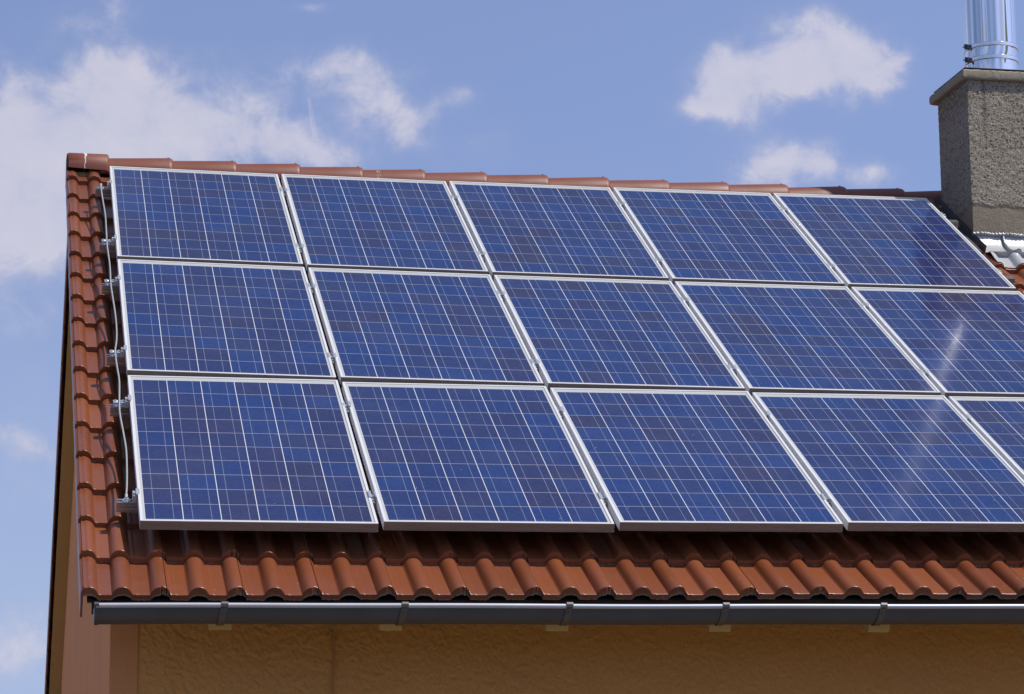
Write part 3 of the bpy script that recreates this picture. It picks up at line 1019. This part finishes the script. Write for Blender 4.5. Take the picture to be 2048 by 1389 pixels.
# side flashing along the sloping foot of the stack
for xside, sg in ((CX0, -1), (CX1, 1)):
    sd = MB()
    q = []
    for v in np.linspace(4.47, 5.45, 8):
        p0 = W(xside + sg * 0.004, v, NF + 0.065)
        p1 = W(xside + sg * 0.006, v, NF + 0.02)
        p2 = W(xside + sg * 0.05, v, NF + 0.036)
        q += [p0, p1, p2]
    sd.add(q, [(r * 3 + i, r * 3 + i + 1, (r + 1) * 3 + i + 1, (r + 1) * 3 + i) for r in range(7) for i in range(2)])
    sd.build('side_flashing', M['bracket'], chim, smooth=0)  # darker than the apron: shade beside the stack put into the colour
sm_ = MB()
line = [(x, 4.083 + 0.002 * math.sin(x * 60), top_z + 0.0 + 0.003 * math.sin(x * 37)) for x in np.linspace(CX0 - 0.012, CX1 + 0.012, 90)]
sm_.tube(line, [0.0135 + 0.003 * math.sin(i * 1.7) for i in range(90)], 8)
for xq in (5.44, 5.66):
    ln = []
    for i in range(nr):
        t = i / (nr - 1)
        a = t * math.pi / 2
        ln.append((xq - 0.006 * t, 4.083 - 0.262 * (1 - math.cos(a)) ** 0.9 - 0.003, top_z - 0.158 * math.sin(a) ** 0.95 - 0.010 * t + 0.004))
    sm_.tube(ln, [0.009 + 0.010 * (i / nr) for i in range(nr)], 8)
sm_.build('flashing_seam', M['seam'], chim, smooth=60)

# ------------------------------------------------------------------ steel flue on the chimney
FX, FY, FR = 5.531, 4.37, 0.1655
FZ = CZ1 + 0.0715
flue = empty('flue_pipe', (FX, FY, FZ))
tag(flue, 'shiny stainless steel flue pipe standing on the chimney slab', 'flue pipe')
ang = np.linspace(0, 2 * math.pi, 180, endpoint=False)
rip = 0.0009 * np.sin(ang * 7 + 0.6) + 0.0006 * np.sin(ang * 13 + 2.0) + 0.0004 * np.sin(ang * 23)


def ring(z, r, amp=1.0, ph=0.0):
    rr = r + amp * np.roll(rip, int(ph))
    return np.stack([FX + rr * np.cos(ang), FY + rr * np.sin(ang), np.full(len(ang), z)], 1)


mb = MB()
mb.loft([ring(FZ, FR, 1, 0), ring(FZ + 0.12, FR, 1, 0), ring(FZ + 0.122, FR, 1, 3), ring(FZ + 0.207, FR, 1, 3), ring(FZ + 0.209, FR, 1, 6), ring(FZ + 2.3, FR, 1, 6)], caps=True)
mb.build('pipe', M['flue'], flue, smooth=30)
bm_ = MB()
for i in range(7):
    bm_.box(0.006 * math.cos(i * 2.4) - 0.005 + 0.0045 * (i - 3), 0.005 + 0.006 * math.cos(i * 2.4) + 0.0045 * (i - 3), 0.007 * math.sin(i * 1.9) - 0.006, 0.007 * math.sin(i * 1.9) + 0.006, -0.016 + 0.003 * (i % 3), 0.012 + 0.004 * ((i * 2) % 3), 0.001)
bm_.tube([(-0.032, 0.004, 0.0), (0.030, -0.004, 0.002)], 0.0042, 8)
bm_.tube([(-0.020, 0.002, -0.006), (-0.019, 0.002, 0.020)], 0.0035, 8)
bv, bf = bm_.all()
for zc in (FZ + 0.122, FZ + 0.208):
    mb = MB()
    prof_ = [(0.001, -0.014), (0.0055, -0.013), (0.0075, -0.009), (0.0055, -0.004), (0.0055, 0.003), (0.008, 0.009), (0.0055, 0.013), (0.001, 0.014)]
    mb.loft([ring(zc + z, FR + r, 0.4) for r, z in prof_], caps=False)
    cb = mb.build('clamp_band', M['flue'], flue, smooth=60)
    a_ = math.radians(190)
    loc = np.array([FX + (FR + 0.012) * math.cos(a_), FY + (FR + 0.012) * math.sin(a_) - 0.02, zc])
    mk('clamp_bolt', bv + loc, bf, M['plate'], cb, smooth=30)

# ------------------------------------------------------------------ gutter
GY, GR, GX0, GX1 = -0.333, 0.069, -0.186, 9.65


def gz_(x):
    return Z0 - 0.402 + 0.0079 * (x + 0.19)


gut = empty('gutter', (GX0, GY, gz_(0)))
tag(gut, 'grey zinc half-round gutter hung along the eaves under the tiles', 'gutter')
xs = np.linspace(GX0, GX1, 100)
rings = []
pr_ = []
for a in np.linspace(0, 2 * math.pi, 12)[:-1]:                 # front bead
    pr_.append((-GR - 0.002 + 0.0102 * math.cos(a + 0.2), 0.0 + 0.0102 * math.sin(a + 0.2)))
bead = pr_
bowl = [(-GR * math.cos(a), -GR * math.sin(a)) for a in np.linspace(0.05, math.pi, 28)] + [(GR, 0.02), (GR + 0.002, 0.02)]
bowl += [(-(GR - 0.002) * math.cos(a), -(GR - 0.002) * math.sin(a)) for a in np.linspace(math.pi, 0.05, 28)]
wob = 0.0012 * np.sin(xs * 2.3) + 0.0008 * np.sin(xs * 5.1 + 1)
mb = MB()
mb.loft([[(x, GY + y, gz_(x) + z + wob[i]) for y, z in bowl] for i, x in enumerate(xs)])
mb.build('gutter_trough', M['gutter'], gut, smooth=40)
mb = MB()
mb.loft([[(x, GY + y, gz_(x) + z + wob[i]) for y, z in bead] for i, x in enumerate(xs)])
mb.build('gutter_bead', M['bead'], gut, smooth=60)
mb = MB()
cap = [(-(GR + 0.003) * math.cos(a), -(GR + 0.003) * math.sin(a)) for a in np.linspace(0, math.pi, 26)]
rr_ = []
for (dx, kx) in ((0.012, 1.0), (0.0, 1.0), (-0.004, 0.97), (-0.006, 0.85)):
    rr_.append([(GX0 + dx, GY + y * kx, gz_(GX0) + (z + 0.03) * kx - 0.03) for y, z in cap])
mb.loft(rr_)
mb.tube([(GX0 - 0.007, GY - GR - 0.002, gz_(GX0) + 0.002), (GX0 + 0.012, GY - GR - 0.002, gz_(GX0) + 0.002)], 0.0115, 14)
mb.build('gutter_end_cap', M['gutter'], gut, smooth=50)
br = None
for xq in [0.318, 1.040, 1.715, 2.372, 3.05, 3.75, 4.45, 5.15, 5.85, 6.55, 7.25, 7.95, 8.65, 9.35]:
    if br is None:
        mb = MB()
        ln = [(GR + 0.004, 0.012), (GR + 0.0035, 0.0)] + [(-(GR + 0.0035) * math.cos(a), -(GR + 0.0035) * math.sin(a)) for a in np.linspace(math.pi, 0.15, 22)]
        ln += [(-GR - 0.014, -0.004), (-GR - 0.0155, 0.006), (-GR - 0.010, 0.0135), (-GR + 0.0, 0.0145), (-GR + 0.010, 0.010)]
        wd = 0.0135
        rg = []
        for i, (y, z) in enumerate(ln):
            y2, z2 = ln[min(i + 1, len(ln) - 1)]
            y1, z1 = ln[max(i - 1, 0)]
            ty, tz = y2 - y1, z2 - z1
            l_ = math.hypot(ty, tz)
            ny_, nz_ = -tz / l_ * 0.0016, ty / l_ * 0.0016
            sk = -0.012 * max(0.0, -z / GR)
            rg.append([(xq - wd + sk, GY + y - ny_, gz_(xq) + z - nz_), (xq + wd + sk, GY + y - ny_, gz_(xq) + z - nz_), (xq + wd + sk, GY + y + ny_, gz_(xq) + z + nz_), (xq - wd + sk, GY + y + ny_, gz_(xq) + z + nz_)])
        mb.loft(rg)
        a_ = 0.42
        c_ = np.array([xq - 0.006, GY - (GR + 0.005) * math.cos(a_), gz_(xq) - (GR + 0.005) * math.sin(a_)])
        mb.tube([c_, c_ + np.array([0, -0.004, -0.0015])], 0.0045, 10)
        br = mb.build('gutter_bracket', M['bracket'], gut, smooth=40)
        bx = xq
    else:
        copy_to(br, (xq - bx, 0, gz_(xq) - gz_(bx)), gut)

# ------------------------------------------------------------------ cable on the wall
mb = MB()
ln = [(0.838, YW - 0.012, Z0 - 0.447), (0.842, YW - 0.016, Z0 - 0.430), (0.850, YW - 0.0165, Z0 - 0.424), (0.857, YW - 0.015, Z0 - 0.432)]
ln += [(0.857 + 0.0025 * math.sin(i * 1.3), YW - 0.0125, Z0 - 0.45 - 0.06 * i) for i in range(1, 42)]
mb.tube(ln, 0.0042, 8)
tag(mb.build('wall_cable', M['cable'], None, smooth=60), 'thin painted cable running down the orange wall below the gutter', 'cable')

def WP(u, v, n):
    """mounting plane of the panels: as W, but the low corner by the verge was packed a little deeper"""
    u, v, n = (np.asarray(t, float) for t in (u, v, n))
    return W(u, v, n - 0.022 * np.clip(1 - u / 3.6, 0, 1) * np.clip(1 - v / 1.55, 0, 1))


# ------------------------------------------------------------------ solar panels
PWD, PHT, GU, GV = 0.99, 1.65, 0.0227, 0.0505


def make_panel():
    root = empty('solar_panel', (0, 0, 0))
    prof = [(0.022, -0.040), (0.0, -0.040), (0.0, -0.0345), (0.0012, -0.034), (0.0012, -0.0315), (0.0, -0.031), (0.0, -0.0185), (0.0008, -0.0182), (0.0008, -0.0172), (0.0, -0.0168),
            (0.0, -0.001), (0.0010, 0.0), (0.0113, 0.0), (0.0120, -0.0007), (0.0120, -0.0042)]
    V, F = [], []
    n = len(prof)
    for (sx, sy) in ((-1, -1), (1, -1), (1, 1), (-1, 1)):
        for d, z in prof:
            V.append((sx * (PWD / 2 - d), sy * (PHT / 2 - d), z))
    for c in range(4):
        d = (c + 1) % 4
        for i in range(n - 1):
            F.append((c * n + i, d * n + i, d * n + i + 1, c * n + i + 1))
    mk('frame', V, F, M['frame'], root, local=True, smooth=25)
    a, b = PWD / 2 - 0.0116, PHT / 2 - 0.0116
    mk('cell_sheet', [(-a, -b, -0.0036), (a, -b, -0.0036), (a, b, -0.0036), (-a, b, -0.0036)], [(0, 1, 2, 3)], M['cells'], root, local=True, smooth=0)
    mk('back_sheet', [(-a, -b, -0.008), (a, -b, -0.008), (a, b, -0.008), (-a, b, -0.008)], [(3, 2, 1, 0)], M['wire'], root, local=True, smooth=0)
    return root


proto = make_panel()
ROW = {0: 'ridge', 1: 'middle', 2: 'eaves'}
ORD = ['first', 'second', 'third', 'fourth', 'fifth', 'sixth']
EXTRA = {(0, 0): 'blue solar panel in the ridge row beside the verge tiles, under the ridge end cap',
         (1, 0): 'blue solar panel in the middle row beside the verge tiles',
         (2, 0): 'blue solar panel at the eaves corner beside the verge tiles',
         (0, 4): 'blue solar panel in the ridge row touching the chimney, its top corner shaded',
         (1, 4): 'blue solar panel in the middle row with dark chimney reflection, below the chimney panel',
         (2, 4): 'blue solar panel in the eaves row, fifth from the verge, partly out of the picture',
         (1, 5): 'blue solar panel in the middle row, sixth from the verge, almost wholly cut off'}
firstp = True
cells = [(r, c) for r in range(3) for c in range(5)] + [(1, 5)]
for (r, c) in cells:
    u0, v0 = c * (PWD + GU), (2 - r) * (PHT + GV)
    bl, brr, tr_, tl_ = WP(u0, v0, 0), WP(u0 + PWD, v0, 0), WP(u0 + PWD, v0 + PHT, 0), WP(u0, v0 + PHT, 0)
    cen_ = (bl + brr + tr_ + tl_) / 4
    exv = (brr - bl) + (tr_ - tl_)
    exv /= np.linalg.norm(exv)
    eyv = (tl_ - bl) + (tr_ - brr)
    eyv -= exv * (eyv @ exv)
    eyv /= np.linalg.norm(eyv)
    env = np.cross(exv, eyv)
    m4 = Matrix((Vector(exv), Vector(eyv), Vector(env))).transposed().to_4x4()
    m4.translation = Vector(cen_)
    if firstp:
        o = proto
        firstp = False
    else:
        o = proto.copy()
        col.objects.link(o)
        for ch in list(proto.children):
            cc = ch.copy()
            col.objects.link(cc)
            cc.parent = o
    o.matrix_world = m4
    tag(o, EXTRA.get((r, c), 'blue solar panel in the %s row, %s from the verge edge' % (ROW[r], ORD[c])), 'solar panel', 'solar panels mounted on the tiled roof')

# ------------------------------------------------------------------ rails, clamps, roof hooks
RV = [5.0 - 0.26, 3.712, 3.045, 2.0, 1.352, 0.30]
RLAB = ['aluminium mounting rail nearest the ridge with an end clamp', 'aluminium mounting rail under the lower half of the ridge row panels',
        'aluminium mounting rail under the upper half of the middle row panels', 'aluminium mounting rail under the lower half of the middle row panels',
        'aluminium mounting rail under the upper half of the eaves row panels', 'aluminium mounting rail closest to the eaves, wire lug on its end']
RLAB[0] = 'aluminium mounting rail just below the ridge tiles, topmost of the six'


def at(u, v, n):
    return WP(u, v, n)


# one clamp of each kind, built about the roof origin in roof axes
cm = MB()
for sx in (-1, 1):
    cm.rbox(sx * 0.0155 - 0.0055, sx * 0.0155 + 0.0055, -0.031, 0.031, 0.0004, 0.0034, 0.0006)
    cm.rbox(sx * 0.0088 - 0.0013, sx * 0.0088 + 0.0013, -0.031, 0.031, -0.014, 0.0034, 0.0004)
cm.rbox(-0.0088, 0.0088, -0.031, 0.031, -0.0165, -0.0135, 0.0004)
cmV, cmF = cm.all()
cb_ = MB()
cb_.tube([EN * -0.0135 - EY * 0.012, EN * -0.003 - EY * 0.012], 0.0065, 6)
cb_.rbox(-0.007, 0.007, -0.052, -0.034, -0.040, -0.016, 0.001)
cbV, cbF = cb_.all()
ec = MB()
ec.rbox(-0.0205, -0.0030, -0.028, 0.028, -0.0405, -0.006, 0.0012)
ec.rbox(-0.0205, -0.0030, -0.010, 0.010, -0.006, -0.001, 0.0010)
ec.rbox(-0.0075, 0.0080, -0.030, 0.030, 0.0004, 0.0036, 0.0006)
ec.rbox(-0.0075, -0.0045, -0.030, 0.030, -0.02, 0.0015, 0.0004)
ecV, ecF = ec.all()
eb = MB()
eb.tube([EN * -0.006 + EX * -0.012 - EY * 0.016, EN * 0.001 + EX * -0.012 - EY * 0.016], 0.0055, 6)
ebV, ebF = eb.all()
hk = MB()
hk.rbox(-0.015, 0.015, -0.03, 0.02, -0.1005, -0.0925, 0.001)
hk.rbox(-0.015, 0.015, 0.014, 0.022, -0.1405, -0.0925, 0.001)
hk.rbox(-0.015, 0.015, 0.014, 0.16, -0.1485, -0.1405, 0.001)
hkV, hkF = hk.all()

protos = {}


def place(kind, V, F, mat, p, parent, smooth=30):
    if kind not in protos:
        o = mk(kind, V + p, F, mat, parent, origin=p, smooth=smooth)
        protos[kind] = o
        return o
    o = protos[kind].copy()
    col.objects.link(o)
    o.parent = parent
    o.location = Vector([float(t) for t in (p - ORIG[parent.name])])
    ORIG[o.name] = np.asarray(p, float)
    return o


rprof = [(-0.020, -0.0865), (0.020, -0.0865), (0.020, -0.073), (0.0165, -0.072), (0.0165, -0.063), (0.020, -0.062), (0.020, -0.0415), (0.0065, -0.0415), (0.0065, -0.0535), (-0.0065, -0.0535), (-0.0065, -0.0415),
         (-0.020, -0.0415), (-0.020, -0.050), (-0.0185, -0.0508), (-0.0185, -0.0535), (-0.020, -0.054), (-0.020, -0.062), (-0.0165, -0.063), (-0.0165, -0.072), (-0.020, -0.073)]
for i, v in enumerate(RV):
    uend = 5.148 if (i < 2 or i > 3) else 6.14
    ncol = 5 if (i < 2 or i > 3) else 6
    us = np.linspace(-0.086, uend, 14)
    rings = [[WP(u, v, nn) + EY * dv for dv, nn in rprof] for u in us]
    mb = MB()
    mb.loft(rings)
    rail = mb.build('mounting_rail', M['rail'], None, origin=WP(-0.086, v, -0.0865), smooth=25)
    tag(rail, RLAB[i], 'mounting rail', 'aluminium rails carrying the solar panels')
    place('end_clamp', ecV, ecF, M['clamp'], WP(0.0, v, 0), rail)
    place('end_clamp_bolt', ebV, ebF, M['bolt'], WP(0.0, v, 0), rail)
    # mirrored end clamp on the chimney side
    if i < 2 or i > 3:
        V2 = ecV.copy()
        V2[:, 0] *= -1
        pe_ = WP(5 * PWD + 4 * GU, v, 0)
        mk('end_clamp', V2 + pe_, [tuple(reversed(f)) for f in ecF], M['clamp'], rail, origin=pe_, smooth=30)
    for c in range(1, ncol):
        p = WP(c * (PWD + GU) - GU / 2, v, 0)
        place('mid_clamp', cmV, cmF, M['clamp'], p, rail)
        place('mid_clamp_bolt', cbV, cbF, M['bolt'], p, rail)
    for c in range(5):
        kk_ = round((0.28 + c * 1.1 - C0) / PW)
        p = WP(C0 + (kk_ + 0.5) * PW, v, 0)
        place('roof_hook', hkV, hkF, M['bolt'], p, rail)

# ------------------------------------------------------------------ grounding wire
pix = [(-0.055, 4.775, -0.030), (-0.057, 4.70, -0.024), (-0.050, 4.45, -0.032), (-0.043, 4.22, -0.034), (-0.044, 4.0, -0.03), (-0.046, 3.78, -0.024), (-0.047, 3.712, -0.022), (-0.046, 3.60, -0.026), (-0.040, 3.35, -0.032),
       (-0.042, 3.12, -0.024), (-0.044, 3.045, -0.022), (-0.041, 2.9, -0.026), (-0.033, 2.65, -0.034), (-0.030, 2.42, -0.036), (-0.035, 2.2, -0.03), (-0.046, 2.04, -0.022), (-0.047, 2.0, -0.022), (-0.045, 1.85, -0.026), (-0.038, 1.65, -0.032),
       (-0.044, 1.42, -0.023), (-0.046, 1.352, -0.022), (-0.047, 1.22, -0.026), (-0.036, 1.0, -0.034), (-0.030, 0.82, -0.036), (-0.034, 0.60, -0.034), (-0.040, 0.42, -0.024), (-0.045, 0.335, -0.026)]
pix = np.array(pix)
t_ = np.arange(len(pix))
tt_ = np.linspace(0, len(pix) - 1, 110)


def cr(y):
    r = []
    for q in tt_:
        i = min(int(q), len(y) - 2)
        f = q - i
        p0, p1, p2, p3 = y[max(i - 1, 0)], y[i], y[i + 1], y[min(i + 2, len(y) - 1)]
        r.append(0.5 * (2 * p1 + (p2 - p0) * f + (2 * p0 - 5 * p1 + 4 * p2 - p3) * f * f + (3 * p1 - p0 - 3 * p2 + p3) * f ** 3))
    return np.array(r)


wl = WP(cr(pix[:, 0]), cr(pix[:, 1]), cr(pix[:, 2]))
mb = MB()
mb.tube(wl, 0.0042, 10)
wire = mb.build('grounding_wire', M['wire'], None, origin=WP(-0.045, 0.30, -0.04), smooth=60)
tag(wire, 'pale aluminium grounding wire clamped across the rail ends beside the verge', 'wire')
cl = MB()
for (dv, du) in ((-0.006, -0.017), (-0.006, 0.017), (0.006, -0.017), (0.006, 0.017)):
    cl.rbox(du - 0.011, du + 0.011, dv * 1.6 - 0.007, dv * 1.6 + 0.007, -0.001, 0.004, 0.0015)
cl.rbox(-0.007, 0.007, -0.02, 0.02, -0.0185, -0.0145, 0.001)
cl.rbox(-0.026, 0.026, -0.017, 0.017, -0.0195, -0.0155, 0.001)
for du in (-0.017, 0.017):
    cl.tube([EX * du + EN * -0.016, EX * du + EN * 0.010], 0.0048, 6)
clV, clF = cl.all()
for v in RV[1:5]:
    place('wire_clamp', clV, clF, M['clamp'], WP(-0.047, v, -0.022), wire)
lg = MB()
lg.tube([EN * -0.0195, EN * -0.0155], 0.017, 16)
lg.tube([EN * -0.0155, EN * -0.0085], 0.011, 6)
lg.tube([EN * -0.0085, EN * -0.001], 0.005, 10)
lg.tube([EN * -0.013 + EY * 0.012, EN * -0.006 + EY * 0.035], 0.0065, 10)
lgV, lgF = lg.all()
place('wire_lug', lgV, lgF, M['clamp'], WP(-0.045, RV[5], -0.022), wire)
place('wire_lug', lgV, lgF, M['clamp'], WP(-0.055, RV[0], -0.022), wire)
